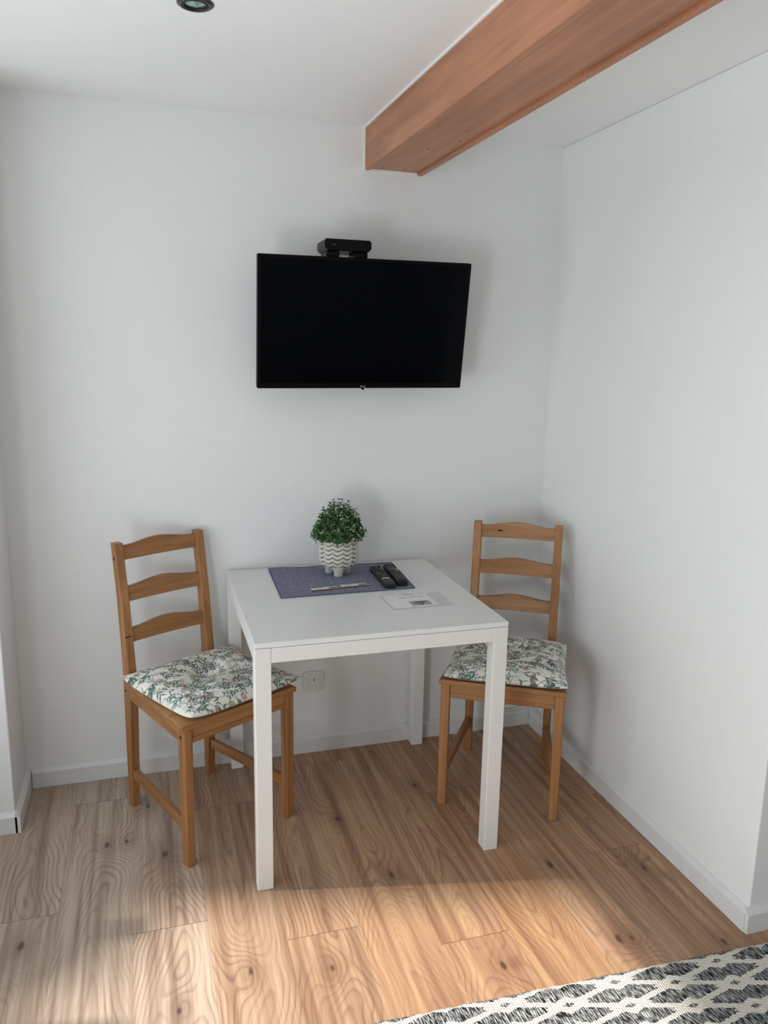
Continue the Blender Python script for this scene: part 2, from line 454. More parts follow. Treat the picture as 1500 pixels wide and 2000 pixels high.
link('ceiling', box_mesh('ceiling', (XO - 0.1, YF - 0.1, H), (XE + 0.1, 0.9, H + 0.12)), M_ceil, kind=S)
link('wall_back', box_mesh('wall_back', (XL, YB, 0), (XR, 0.9, H)), M_wall, kind=S)
bm = bmesh.new(); add_box(bm, (XO - 0.1, YS, 0), (XL, 0.9, H), 0.004, 2)
link('wall_left', bm_mesh(bm, 'wall_left'), M_wall, kind=S)
bm = bmesh.new(); add_box(bm, (XR, -0.509, 0), (XE + 0.1, 0.9, H), 0.004, 2)
link('wall_right', bm_mesh(bm, 'wall_right'), M_wall, kind=S)

def wall_with_hole(name, axis, pos, thick, a0, a1, hole):
    """wall slab at axis=pos..pos+thick spanning a0..a1 with a window hole (h0,h1,z0,z1)"""
    bm = bmesh.new(); h0, h1, z0, z1 = hole
    for (p, q, r, s) in ((a0, h0, 0, H), (h1, a1, 0, H), (h0, h1, 0, z0), (h0, h1, z1, H)):
        if axis == 'x': add_box(bm, (min(pos, pos + thick), p, r), (max(pos, pos + thick), q, s))
        else: add_box(bm, (p, min(pos, pos + thick), r), (q, max(pos, pos + thick), s))
    return link(name, bm_mesh(bm, name), M_wall, kind=S)
W1 = (-1.05, 0.42, 0.50, 1.86)       # left window: y0,y1,z0,z1
W2 = (-2.15, -1.45, 0.02, 2.08)       # glazed balcony door: y0,y1,z0,z1
YM = -1.2
wall_with_hole('wall_outer_left', 'x', XO, -0.12, YM, YS, W1)
wall_with_hole('wall_balcony', 'x', XO, -0.12, YF - 0.1, YM, W2)
link('wall_rear', box_mesh('wall_rear', (XO, YF - 0.1, 0), (XE + 0.1, YF, H)), M_wall, kind=S)
link('wall_far_right', box_mesh('wall_far_right', (XE, YF, 0), (XE + 0.1, -0.509, H)), M_wall, kind=S)

def window(name, axis, pos, hole, mull):
    h0, h1, z0, z1 = hole
    bm = bmesh.new(); w = 0.045
    bars = [(h0, h0 + w, z0, z1), (h1 - w, h1, z0, z1), (h0, h1, z0, z0 + w), (h0, h1, z1 - w, z1)]
    for m in mull: bars.append((m - 0.04, m + 0.04, z0, z1))
    for p, q, r, s in bars:
        if axis == 'x': add_box(bm, (pos - 0.07, p, r), (pos - 0.02, q, s), 0.004, 1)
        else: add_box(bm, (p, pos - 0.07, r), (q, pos - 0.02, s), 0.004, 1)
    fr = link(name, bm_mesh(bm, name), M_skirt, kind=S)
    lo, hi = ((pos - 0.047, h0 + w, z0 + w), (pos - 0.043, h1 - w, z1 - w)) if axis == 'x' else ((h0 + w, pos - 0.047, z0 + w), (h1 - w, pos - 0.043, z1 - w))
    link('window_pane', box_mesh('window_pane', lo, hi), M_glass, parent=fr)
    return fr
win1 = window('window_1', 'x', XO, W1, [])
window('door_1', 'x', XO, W2, [])
# unseen posts and leafy mass outside, added to shape the sun pool
for y, w_, z_ in ((0.215, 0.036, 0.98), (-0.13, 0.03, 0.92), (-0.50, 0.04, 0.95), (-0.90, 0.04, 0.95)):
    link('sun_block_post', box_mesh('sun_block_post', (-1.57, y - w_, 0.0), (-1.51, y + w_, z_)), M_metal, parent=win1)
bm = bmesh.new(); Rh = random.Random(3)  # leafy blobs added out of view to block sun and soften the pool edges
for k in range(240):
    y = Rh.uniform(-2.2, 2.6); tall = y > 0.87
    z = Rh.uniform(0.2, 2.88) if not tall else Rh.uniform(0.2, 4.6)
    if Rh.random() < 0.5: z = 4.5 if tall else 2.88 + 0.10 * math.sin(y * 9.0)
    r_ = Rh.uniform(0.12, 0.17); y = max(y, 0.87 + r_) if tall else y
    bmesh.ops.create_icosphere(bm, subdivisions=1, radius=r_, matrix=Matrix.Translation((-4.3 + Rh.uniform(-.1, .1), y, z)))
add_box(bm, (-4.40, -2.3, -0.3), (-4.30, 0.90, 2.86)); add_box(bm, (-4.40, 0.95, -0.3), (-4.30, 2.7, 4.5))
link('sun_block_foliage', bm_mesh(bm, 'sun_block_foliage'), plain('sun_block_green', srgb(60, 84, 48), 0.8, 0.2, var=0.4, scale=25), parent=win1)

# skirting boards: outline (distance from wall, z)
TB = 0.0155
SK = [(0, 0.0), (TB, 0.0), (TB, 0.056), (TB - 0.003, 0.060), (0.005, 0.067), (0, 0.069)]
def skirting(name, fn, a, b):
    bm = bmesh.new(); add_prism(bm, SK, fn, a, b)
    link(name, bm_mesh(bm, name), M_skirt, kind=S)
skirting('baseboard_back', lambda p, q, t: (t, YB - p, q), XL + 0.0175, XR - 0.0175)
skirting('baseboard_left', lambda p, q, t: (XL + p, t, q), YS - TB, YB)
skirting('baseboard_left_front', lambda p, q, t: (t, YS - p, q), XO, XL + 0.006)
skirting('baseboard_right', lambda p, q, t: (XR - p, t, q), -0.514, YB)
skirting('baseboard_right_end', lambda p, q, t: (t, -0.509 - p, q), XR - 0.0125, XE)

# ------------------------------------------------------------------ ceiling beam
beam = thing('ceiling_beam', 'reddish brown wood veneer box beam running along the white ceiling', 'beam', (0.5005, YB, 0), 0.0175)
LB = YF - YB + 0.12
link('side_panel', box_mesh('side_panel', (0, LB, 2.138), (0.018, -0.003, H), 0.0015, 1), M_beam, beam)
link('bottom_panel', box_mesh('bottom_panel', (0.018, LB, 2.1425), (0.191, -0.003, 2.16), 0.0, 1), M_beam, beam)
link('edge_board', box_mesh('edge_board', (0.191, LB, 2.1335), (0.209, -0.003, H), 0.0025, 2), M_beam, beam)
bm = bmesh.new()
add_box(bm, (-0.006, LB, H - 0.004), (0.0, -0.002, H - 0.0002)); add_box(bm, (-0.006, -0.005, 2.136), (0.0, -0.0005, H - 0.0002)); add_box(bm, (0.012, -0.005, 2.134), (0.190, -0.0005, 2.1425))
link('caulk_line', bm_mesh(bm, 'caulk_line'), M_caulk, beam, label='thin white caulk line around the beam')
bm = bmesh.new()
for x, y in ((0.055, -0.035), (0.135, -0.02), (0.105, -0.33), (0.16, -0.45)): add_disc(bm, (x, y, 2.1418), 0.0032, 0.001, seg=10)
link('nail_hole', bm_mesh(bm, 'nail_hole'), M_hole, beam)

# ------------------------------------------------------------------ recessed spotlight
sp = thing('recessed_spotlight', 'round gunmetal recessed spotlight, switched off, in the white ceiling', 'ceiling light', (-0.113, -0.036, H))
bm = bmesh.new(); add_lathe(bm, [(0.0285, 0.0), (0.0285, -0.0045), (0.031, -0.0060), (0.036, -0.0050), (0.0405, -0.0020), (0.0405, 0.0)], 56, close=True)
link('trim_ring', bm_mesh(bm, 'trim_ring', True), M_gun, sp)
bm = bmesh.new(); add_lathe(bm, [(0.0285, -0.003), (0.0262, -0.006), (0.0240, -0.004), (0.0240, -0.0005)], 56)
link('inner_ring', bm_mesh(bm, 'inner_ring', True), M_metal, sp)
bm = bmesh.new(); add_lathe(bm, [(0.0, -0.0052), (0.004, -0.0050), (0.005, -0.0020), (0.012, -0.0032), (0.020, -0.0016), (0.0242, -0.0008)], 40)
link('lamp_lens', bm_mesh(bm, 'lamp_lens'), M_lens, sp)

# ------------------------------------------------------------------ dining table
TW, TD, TH, TT, LG = 0.75, 0.7465, 0.7512, 0.0154, 0.0455
tb = thing('dining_table', 'square white dining table with straight square legs against the wall', 'table', (TW / 2, TD / 2, 0))
def L(lo, hi): return (lo[0] - TW / 2, lo[1] - TD / 2, lo[2]), (hi[0] - TW / 2, hi[1] - TD / 2, hi[2])
link('tabletop', box_mesh('tabletop', *L((0, 0, TH - TT), (TW, TD, TH)), 0.0016, 2), M_table, tb)
for (x, y) in ((0, 0), (TW - LG, 0), (0, TD - LG), (TW - LG, TD - LG)):
    link('leg', box_mesh('leg', *L((x, y, 0), (x + LG, y + LG, TH - TT - 0.0012)), 0.0022, 3), M_leg, tb)
zA, zB = TH - TT - 0.0445, TH - TT - 0.0012
for lo, hi in (((LG, 0.0012, zA), (TW - LG, 0.022, zB)), ((LG, TD - 0.022, zA), (TW - LG, TD - 0.0012, zB)), ((0.0012, LG, zA), (0.022, TD - LG, zB)), ((TW - 0.022, LG, zA), (TW - 0.0012, TD - LG, zB))):
    link('apron_rail', box_mesh('apron_rail', *L(lo, hi), 0.0015, 2), M_leg, tb)

# ------------------------------------------------------------------ chairs
Wf, Wr, Dp, CH, REC = 0.4063, 0.328, 0.4343, 0.9097, 0.0425
SH = 0.461
def make_chair(label):
    r = thing('dining_chair', label, 'chair', group=None)
    f, b = -Dp / 2, Dp / 2
    # front legs
    for s in (-1, 1):
        x0, x1 = (-Wf / 2, -Wf / 2 + 0.031) if s < 0 else (Wf / 2 - 0.031, Wf / 2)
        bm = bmesh.new()
        poly = [(x0, f), (x1, f), (x1, f + 0.033), (x0, f + 0.033)]
        c = ((x0 + x1) / 2, f + 0.0165)
        add_box(bm, (x0, f, 0), (x1, f + 0.033, SH - 0.018), 0.0035, 2)
        for v in bm.verts:
            if v.co.z < 0.2:                       # slight taper towards the floor
                v.co.x = c[0] + (v.co.x - c[0]) * 0.93; v.co.y = f + (v.co.y - f) * 0.93
        lg = link('leg', bm_mesh(bm, 'leg'), M_pz, r)
        bm = bmesh.new(); xs = x0 if s < 0 else x1
        add_disc(bm, (xs - 0.0006 if s < 0 else xs - 0.0002, f + 0.0165, SH - 0.042), 0.0052, 0.0008, 'X', 12)
        link('screw_hole', bm_mesh(bm, 'screw_hole'), M_hole, lg)
    # rear posts: leg and back upright in one curved piece
    prof_f = [(b - 0.023, 0.0), (b - 0.030, 0.16), (b - 0.040, 0.36), (b - 0.041, 0.46), (b - 0.037 + 0.006, 0.56), (b - 0.033 + 0.019, 0.72), (b - 0.029 + REC, CH)]
    prof_b = [(b, 0.0), (b + 0.002, 0.20), (b + 0.001, 0.40), (b + 0.001, 0.50), (b + 0.006, 0.58), (b + 0.019, 0.74), (b + REC, CH)]
    poly = prof_f + prof_b[::-1]
    for s in (-1, 1):
        x0, x1 = (-Wr / 2, -Wr / 2 + 0.030) if s < 0 else (Wr / 2 - 0.030, Wr / 2)
        bm = bmesh.new(); add_prism(bm, poly, lambda p, q, t: (t, p, q), x0, x1, 0.003, 2)
        pst = link('leg', bm_mesh(bm, 'rear_leg'), M_pz, r)
        xs = x0 - 0.0006 if s < 0 else x1 - 0.0002
        for yy, zz in ((b - 0.014, SH - 0.042), (b + 0.022, CH - 0.050)):
            bm = bmesh.new(); add_disc(bm, (xs, yy, zz), 0.0050, 0.0008, 'X', 12)
            link('screw_hole', bm_mesh(bm, 'screw_hole'), M_hole, pst)
    # three curved ladder slats
    def fy(z):
        for (y0, z0), (y1, z1) in zip(prof_f[:-1], prof_f[1:]):
            if z0 <= z <= z1: return y0 + (y1 - y0) * (z - z0) / (z1 - z0)
        return prof_f[-1][0]
    for zlo, zhi in ((0.853, 0.898), (0.718, 0.766), (0.583, 0.629)):
        n = 24; xa = Wr / 2 - 0.026
        top, bot = [], []
        bm = bmesh.new(); rows = []
        for k in range(n + 1):
            u = -1 + 2 * k / n; x = u * xa
            crown = 0.0135 * (0.5 + 0.5 * math.cos(PI * min(1, abs(u) * 1.12)))
            bow = 0.007 * (1 - u * u)
            zt = zhi + crown; yl = fy(zlo) + 0.006 + bow; yt = fy(zt) + 0.006 + bow
            rows.append([bm.verts.new(p) for p in ((x, yl, zlo), (x, yt, zt), (x, yt + 0.017, zt), (x, yl + 0.017, zlo))])
        for a, c in zip(rows[:-1], rows[1:]):
            for q in range(4): bm.faces.new((a[q], a[(q + 1) % 4], c[(q + 1) % 4], c[q]))
        bm.faces.new(rows[0]); bm.faces.new(rows[-1][::-1])
        bmesh.ops.recalc_face_normals(bm, faces=bm.faces[:])
        es = [e for e in bm.edges if len(e.link_faces) == 2 and e.calc_face_angle() > 1.0 and abs(e.verts[0].co.x - e.verts[1].co.x) > 1e-4]
        bmesh.ops.bevel(bm, geom=es, offset=0.002, segments=2, affect='EDGES', clamp_overlap=True)
        link('back_slat', bm_mesh(bm, 'back_slat'), M_px, r)
    # seat board, tapered towards the back, boards glued side by side
    bm = bmesh.new()
    yb_ = b - 0.043
    wb = Wr / 2 + (Wf - Wr) / 2 * (b - yb_) / Dp + 0.006
    poly = [(-Wf / 2 - 0.006, f - 0.006), (Wf / 2 + 0.006, f - 0.006), (wb, yb_), (-wb, yb_)]
    nb = 7
    add_prism(bm, poly, lambda p, q, t: (p, q, t), SH - 0.018, SH, 0.0035, 2)
    link('seat', bm_mesh(bm, 'seat'), M_px, r)
    # rails under the seat
    z0, z1 = SH - 0.066, SH - 0.018
    def rail(name, lo, hi, mat, bead=False):
        bm = bmesh.new(); add_box(bm, lo, hi, 0.0012, 1)
        if bead: add_box(bm, (lo[0], lo[1] - 0.003, z0), (hi[0], lo[1] + 0.004, z0 + 0.016), 0.0012, 1)
        link(name, bm_mesh(bm, name), mat, r)
    rail('seat_rail', (-Wf / 2 + 0.031, f + 0.007, z0), (Wf / 2 - 0.031, f + 0.026, z1), M_px, True)
    rail('seat_rail', (-Wr / 2 + 0.030, b - 0.032, z0), (Wr / 2 - 0.030, b - 0.014, z1), M_px)
    ang = math.atan2((Wf - Wr) / 2, Dp)
    for s in (-1, 1):
        for nm, zz0, zz1, wd, off in (('seat_rail', z0, z1, 0.018, 0.004), ('stretcher', 0.108, 0.142, 0.019, 0.006)):
            bm = bmesh.new()
            yA, yB_ = f + 0.026, b - 0.034
            xA = s * (Wf / 2 - off - (Wf - Wr) / 2 * (yA - f) / Dp); xB = s * (Wr / 2 - off + (Wf - Wr) / 2 * (b - yB_) / Dp)
            pl = [(xA, yA), (xB, yB_), (xB - s * wd, yB_), (xA - s * wd, yA)]
            add_prism(bm, pl, lambda p, q, t: (p, q, t), zz0, zz1, 0.0018, 1)
            link(nm, bm_mesh(bm, nm), M_py, r)
    return r
def dup(root, loc, rz, label):
    r = root.copy(); COL.objects.link(r); r.location = loc; r.rotation_euler = (0, 0, rz); r['label'] = label
    for ch in list(root.children):
        c = ch.copy(); COL.objects.link(c); c.parent = r
        for g in ch.children:
            d = g.copy(); COL.objects.link(d); d.parent = c
    return r
CL, AL = (-0.1119, 0.4441, 0), 0.4956
CR, AR = (0.9394, 0.3723, 0), -0.5248
chair = make_chair('pine ladder-back chair left of the white table, its screw holes facing out')
chair.location = CL; chair.rotation_euler = (0, 0, AL)
chair['group'] = 'chairs at the table'
chair2 = dup(chair, CR, AR, 'pine ladder-back chair right of the white table, in the wall corner')
# a crack in the left post of the left chair only
bm = bmesh.new(); add_box(bm, (-Wr / 2 + 0.0022, Dp / 2 - 0.0272, 0.6045), (-Wr / 2 + 0.022, Dp / 2 - 0.020, 0.6080))
link('crack', bm_mesh(bm, 'crack'), M_hole, chair, label='short dark crack across the post')
# a dark knot in the top slat of the right chair only
bm = bmesh.new()
add_prism(bm, [(0.011 * math.cos(a) - 0.065, 0.0028 * math.sin(a) + 0.880) for a in [2 * PI * k / 14 for k in range(14)]], lambda p, q, t: (p, t, q), Dp / 2 + 0.0190, Dp / 2 + 0.030)
link('wood_knot', bm_mesh(bm, 'wood_knot'), M_hole, chair2, label='dark knot in the top slat')

# ------------------------------------------------------------------ seat cushions with botanical print
def botanical(N, size, seed):
    g = np.random.default_rng(seed)
    img = np.empty((N, N, 3)); img[:] = srgb(232, 231, 223)[:3]
    px = N / size
    greens = [srgb(92, 106, 98), srgb(112, 124, 112), srgb(76, 94, 90), srgb(124, 132, 112), srgb(98, 108, 96), srgb(140, 146, 130), srgb(88, 118, 116)]
    pinks = [srgb(190, 150, 156), srgb(202, 166, 170), srgb(178, 136, 146)]
    yell = srgb(166, 170, 134)
    def ell(cx, cy, a, b, th, c, al=1.0):
        R = max(a, b); x0, x1 = int((cx - R) * px) - 1, int((cx + R) * px) + 2; y0, y1 = int((cy - R) * px) - 1, int((cy + R) * px) + 2
        x0, y0 = max(x0, 0), max(y0, 0); x1, y1 = min(x1, N), min(y1, N)
        if x1 <= x0 or y1 <= y0: return
        X, Y = np.meshgrid((np.arange(x0, x1) + .5) / px - cx, (np.arange(y0, y1) + .5) / px - cy)
        U = X * math.cos(th) + Y * math.sin(th); V = -X * math.sin(th) + Y * math.cos(th)
        d = np.sqrt((U / a) ** 2 + (V / (b * (1 - 0.45 * np.abs(U / a)))) ** 2)
        w = np.clip((1 - d) * min(a, b) * px + 0.6, 0, 1)[..., None] * al
        img[y0:y1, x0:x1] = img[y0:y1, x0:x1] * (1 - w) + np.array(c[:3]) * w
    def stroke(pts, wd, c):
        for (x0, y0), (x1, y1) in zip(pts[:-1], pts[1:]):
            l = math.hypot(x1 - x0, y1 - y0)
            ell((x0 + x1) / 2, (y0 + y1) / 2, l * 0.75, wd, math.atan2(y1 - y0, x1 - x0), c)
    def sprig(x, y, th, ln, kind):
        c = greens[g.integers(len(greens))]; n = int(ln / 0.006); pts = [(x, y)]; cur = g.normal(0, 0.10)
        for k in range(n):
            th += cur * 0.5
            x += 0.006 * math.cos(th); y += 0.006 * math.sin(th); pts.append((x, y))
            if k > 0:
                for s in (-1, 1):
                    if kind == 0 and k % 2 == 0:
                        a = th + s * 0.75; ell(x + 0.0065 * math.cos(a), y + 0.0065 * math.sin(a), 0.0066, 0.0021, a, c)
                    elif kind == 1 and k % 2 == 0:
                        a = th + s * 0.6; l = 0.012
                        q = [(x, y), (x + l * .5 * math.cos(a), y + l * .5 * math.sin(a)), (x + l * math.cos(a + s * .2), y + l * math.sin(a + s * .2))]
                        stroke(q, 0.0010, c); ell(q[2][0], q[2][1], 0.0032, 0.0020, a, c)
                    elif kind == 2 and k % 3 == 0:
                        a = th + s * 0.5; ell(x + 0.013 * math.cos(a), y + 0.013 * math.sin(a), 0.013, 0.0031, a, c)
        stroke(pts, 0.0009, c)
        return x, y, th, c
    cells = 19; order = [(i, j) for i in range(cells) for j in range(cells)]; g.shuffle(order)
    for i, j in order:
        x = (i + g.uniform(0.1, 0.9)) * size / cells; y = (j + g.uniform(0.1, 0.9)) * size / cells
        k = g.choice(10, p=[.13, .13, .13, .13, .13, .13, .10, .05, .03, .04]); th = g.uniform(0, 2 * PI)
        if k < 7:
            ex, ey, et, c = sprig(x, y, th, g.uniform(0.028, 0.058), k % 3)
            if g.random() < 0.10:
                pc_ = pinks[g.integers(3)]
                for m in range(5):
                    a = m * 2 * PI / 5 + th; ell(ex + .0045 * math.cos(a), ey + .0045 * math.sin(a), .0044, .0030, a, pc_, 0.85)
        elif k == 7:
            pc_ = pinks[g.integers(3)]
            for m in range(6):
                a = m * PI / 3 + th; ell(x + .006 * math.cos(a), y + .006 * math.sin(a), .0056, .0036, a, pc_, 0.8)
            ell(x, y, .003, .003, 0, srgb(226, 200, 196))
        elif k == 8:
            for m in range(9):
                a = th - 1.0 + m * 0.25; ell(x + .009 * math.cos(a), y + .009 * math.sin(a), .009, .0019, a, yell, 0.9)
            stroke([(x, y), (x - .012 * math.cos(th), y - .012 * math.sin(th)), (x - .022 * math.cos(th + .3), y - .022 * math.sin(th + .3))], .0011, greens[0])
        else:
            for m in range(10):
                ell(x + g.normal(0, .009), y + g.normal(0, .007), .0036, .0028, g.uniform(0, 3), greens[6] if m % 2 else greens[2], 0.9)
    return np.clip(img, 0, 1)

M_print = attr_mat('botanical_print_cotton', 'print', 0.9, 900)
def make_cushion(label, chair_loc, chair_rot, w, d, off, seed, thick, dents, lift):
    N = 330
    img = botanical(N, 0.42, seed)
    g = np.random.default_rng(seed + 5)
    s = np.linspace(-1, 1, N); Sx, Sy = np.meshgrid(s, s)         # Sx along x, Sy along y
    pin = 0.055
    X = Sx * (w / 2) * (1 - pin * (1 - Sy ** 2) * np.abs(Sx) ** 3 - 0.03 * np.abs(Sx) ** 8 * np.abs(Sy) ** 8)
    Y = Sy * (d / 2) * (1 - pin * (1 - Sx ** 2) * np.abs(Sy) ** 3 - 0.03 * np.abs(Sx) ** 8 * np.abs(Sy) ** 8)
    prof = np.clip((1 - np.abs(Sx) ** 3.2) * (1 - np.abs(Sy) ** 3.2), 0, 1) ** 0.55
    Zt = thick * prof
    for (dx, dy, dr, da) in dents:
        q = ((Sx - dx) ** 2 + (Sy - dy) ** 2) / dr ** 2
        Zt -= thick * da * np.exp(-q) * prof
    # soft folds
    for k in range(7):
        a = g.uniform(0, PI); fr = g.uniform(4, 9); ph = g.uniform(0, 6.3)
        Zt += 0.0011 * np.sin(fr * (Sx * np.cos(a) + Sy * np.sin(a)) + ph) * prof
    mid = lift[0] + lift[1] * (np.abs(Sx) * np.abs(Sy)) ** 3 + lift[2] * np.clip(-Sy, 0, 1) ** 2 + lift[3] * np.clip(Sy, 0, 1) ** 2
    Zt = Zt * 0.80 + mid
    Nb = N
    Zb = np.maximum(mid - 0.20 * thick * prof, 0.0)
    Zb = np.minimum(Zb, Zt - 0.0012)
    vt = np.stack([X, Y, Zt], -1).reshape(-1, 3)
    st = 10; idx = np.r_[0:N:st]; idx = np.append(idx, N - 1) if idx[-1] != N - 1 else idx
    vb = np.stack([X, Y, Zb], -1)[np.ix_(idx, idx)].reshape(-1, 3); nb = len(idx)
    i = np.arange(N - 1)
    A, B = np.meshgrid(i, i)
    q0 = (B * N + A).ravel(); ft = np.stack([q0, q0 + 1, q0 + N + 1, q0 + N], 1)
    i = np.arange(nb - 1); A, B = np.meshgrid(i, i); off_v = N * N
    q0 = (B * nb + A).ravel() + off_v; fb = np.stack([q0, q0 + nb, q0 + nb + 1, q0 + 1], 1)
    faces = ft.tolist() + fb.tolist()
    # stitch rim
    def rim(tl, bl):
        for a in range(nb - 1):
            seg_ = tl[idx[a]:idx[a + 1] + 1]
            faces.append([*seg_, bl[a + 1], bl[a]])
    tN = np.arange(N * N).reshape(N, N); bN = np.arange(nb * nb).reshape(nb, nb) + off_v
    rim(tN[0, :].tolist()[::1], bN[0, :].tolist()); rim(tN[-1, ::-1].tolist() if False else tN[-1, :].tolist(), bN[-1, :].tolist())
    rim(tN[:, 0].tolist(), bN[:, 0].tolist()); rim(tN[:, -1].tolist(), bN[:, -1].tolist())
    me = bpy.data.meshes.new('seat_cushion')
    me.from_pydata(np.concatenate([vt, vb]).tolist(), [], faces)
    for p in me.polygons: p.use_smooth = True
    ca = me.color_attributes.new('print', 'FLOAT_COLOR', 'POINT')
    cols = np.ones((len(me.vertices), 4)); cols[:N * N, :3] = img.reshape(-1, 3); cols[N * N:, :3] = srgb(232, 231, 223)[:3]
    ca.data.foreach_set('color', cols.astype(np.float32).ravel())
    me.update()
    o = link('seat_cushion', me, M_print, None, label=label, cat='cushion', group='floral seat cushions')
    c, sn = math.cos(chair_rot), math.sin(chair_rot)
    o.location = (chair_loc[0] + c * off[0] - sn * off[1], chair_loc[1] + sn * off[0] + c * off[1], SH + 0.0008)
    o.rotation_euler = (0, 0, chair_rot + off[2])
    return o
make_cushion('white floral print cushion on the left chair, its corner behind the table leg', CL, AL, 0.425, 0.41, (0.018, -0.030, 0.03), 21, 0.058,
             [(0.05, 0.15, 0.30, 0.75), (-0.35, -0.05, 0.22, 0.35), (0.45, -0.15, 0.25, 0.4), (0.1, -0.45, 0.22, 0.3)], (0.006, 0.014, 0.006, 0.010))
make_cushion('white floral print cushion on the right chair, plumper and squarer', CR, AR, 0.415, 0.40, (0.004, -0.030, 0.02), 34, 0.060,
             [(-0.3, 0.3, 0.22, 0.35), (0.3, 0.3, 0.22, 0.35), (0.0, -0.1, 0.28, 0.35)], (0.006, 0.008, 0.002, 0.010))

# ------------------------------------------------------------------ television on a wall arm
def rot_tv(yaw, tilt, roll):
    r = Vector((math.cos(yaw), math.sin(yaw), 0)); n = Vector((math.sin(yaw), -math.cos(yaw), 0))
    u = Vector((0, 0, 1)) * math.cos(tilt) + n * math.sin(tilt)
    r2 = r * math.cos(roll) + u * math.sin(roll); u2 = -r * math.sin(roll) + u * math.cos(roll)
    b = u2.cross(r2)                                              # into the wall (local +y)
    return Matrix((r2, b, u2)).transposed()
tv = thing('television', 'black flat screen television tilted forward on a wall mount', 'television', (0.4654, 0.5991, 1.6139))
tvm = rot_tv(0.0158, 0.159, 0.007)
tv.rotation_euler = tvm.to_euler()
TVW, TVH = 0.728, 0.426
bm = bmesh.new(); add_prism(bm, rrect(TVW, TVH, 0.005, 3), lambda p, q, t: (p, t, q), 0.0, 0.022, 0.0015, 2)
link('bezel', bm_mesh(bm, 'bezel'), M_tvblack, tv)
bm = bmesh.new(); add_prism(bm, rrect(TVW - 0.022, TVH - 0.028, 0.002, 2), lambda p, q, t: (p, t, q + 0.004), -0.0006, 0.001)
link('screen', bm_mesh(bm, 'screen'), M_screen, tv)
bm = bmesh.new()
pl = rrect(TVW - 0.10, TVH - 0.09, 0.02, 4)
A = [bm.verts.new((p, 0.022, q - 0.02)) for p, q in pl]; B = [bm.verts.new((p * 0.85, 0.055, q * 0.82 - 0.02)) for p, q in pl]
bm.faces.new(A); bm.faces.new(B[::-1])
for k in range(len(pl)): bm.faces.new((A[k], B[k], B[(k + 1) % len(pl)], A[(k + 1) % len(pl)]))
link('back_cover', bm_mesh(bm, 'back_cover'), M_tvback, tv)
lm = text_mesh('TCL', 0.0085, 'logo', 0.0002)
lo = link('logo', lm, M_silver, tv, label='small silver letters on the lower frame'); lo.location = (0.0, -0.0008, -TVH / 2 + 0.0055); lo.rotation_euler = (PI / 2, 0, 0); lo.scale = (1.35, 1, 1)
bm = bmesh.new(); add_disc(bm, (0.002, 0.004, -TVH / 2 - 0.0015), 0.0052, 0.008, 'Y', 20, 0.001)
link('remote_sensor', bm_mesh(bm, 'remote_sensor'), M_tvblack, tv)
inv = tvm.inverted()
def tvl(x, y, z): return inv @ (Vector((x, y, z)) - tv.location)
bm = bmesh.new(); add_tube(bm, [tvl(0.44, 0.745, 1.58), tvl(0.46, 0.71, 1.58), tvl(0.465, 0.655, 1.59)], 0.014, 12)
link('mount_arm', bm_mesh(bm, 'mount_arm'), M_metal, tv)
bm = bmesh.new(); add_box(bm, (-0.06, -0.006, -0.11), (0.06, 0.006, 0.11), 0.002, 1)
w = link('wall_plate', bm_mesh(bm, 'wall_plate'), M_metal, tv); w.location = tvl(0.44, 0.755, 1.58); w.rotation_euler = inv.to_euler()

# set-top box on the top edge of the television
sb = thing('set_top_box', 'small black set-top box perched on the top edge of the television', 'set-top box', (0.4015, 0.592, 1.8285), 0.012)
bm = bmesh.new()
bw, bd, z0, z1 = 0.158, 0.115, 0.0185, 0.0555
poly = [(-bw / 2 + 0.010, z0 - 0.0), (bw / 2 - 0.010, z0), (bw / 2 - 0.0015, z0 + 0.009), (bw / 2, z0 + 0.014), (bw / 2, z1 - 0.006), (bw / 2 - 0.006, z1), (-bw / 2 + 0.006, z1), (-bw / 2, z1 - 0.006), (-bw / 2, z0 + 0.014), (-bw / 2 + 0.0015, z0 + 0.009)]
add_prism(bm, poly, lambda p, q, t: (p, t, q), 0.0, bd, 0.002, 2)
link('body', bm_mesh(bm, 'body'), M_boxb, sb)
for x in (-0.049, 0.047):
    bm = bmesh.new(); add_box(bm, (x - 0.022, 0.010, 0.0), (x + 0.022, 0.095, z0), 0.003, 1)
    link('foot', bm_mesh(bm, 'foot'), M_boxb, sb)
for x in (-0.050, -0.043):
    bm = bmesh.new(); add_disc(bm, (x, -0.0006, z0 + 0.019), 0.0011, 0.001, 'Y', 10)
    link('indicator_dot', bm_mesh(bm, 'indicator_dot'), M_silver, sb, label='tiny silver indicator dot')

# ------------------------------------------------------------------ wall socket
so = thing('wall_socket', 'white square power socket with round pinned well, low on the back wall', 'power socket', (0.321, YB, 0.2885))
bm = bmesh.new(); add_prism(bm, rrect(0.080, 0.080, 0.009, 5), lambda p, q, t: (p, t, q), -0.009, -0.0004, 0.003, 3)
link('frame', bm_mesh(bm, 'frame'), M_socket, so)
bm = bmesh.new()
top = [(-0.029 + 0.058 * k / 12, 0.026 + 0.0055 * (1 - (2 * k / 12 - 1) ** 2)) for k in range(13)]
add_prism(bm, [(-0.029, -0.031), (0.029, -0.031)] + top[::-1], lambda p, q, t: (p, t, q), -0.0125, -0.008, 0.0015, 2)
link('cover', bm_mesh(bm, 'cover'), M_socket, so)
bm = bmesh.new(); add_lathe(bm, [(0.0215, -0.0005), (0.0195, -0.0022), (0.0178, -0.0005), (0.0172, 0.006), (0.0, 0.006)], 40)
for v in bm.verts: v.co = Vector((v.co.x, -0.0125 + v.co.z * 0.75, v.co.y))
link('well', bm_mesh(bm, 'well', False), M_socket, so)
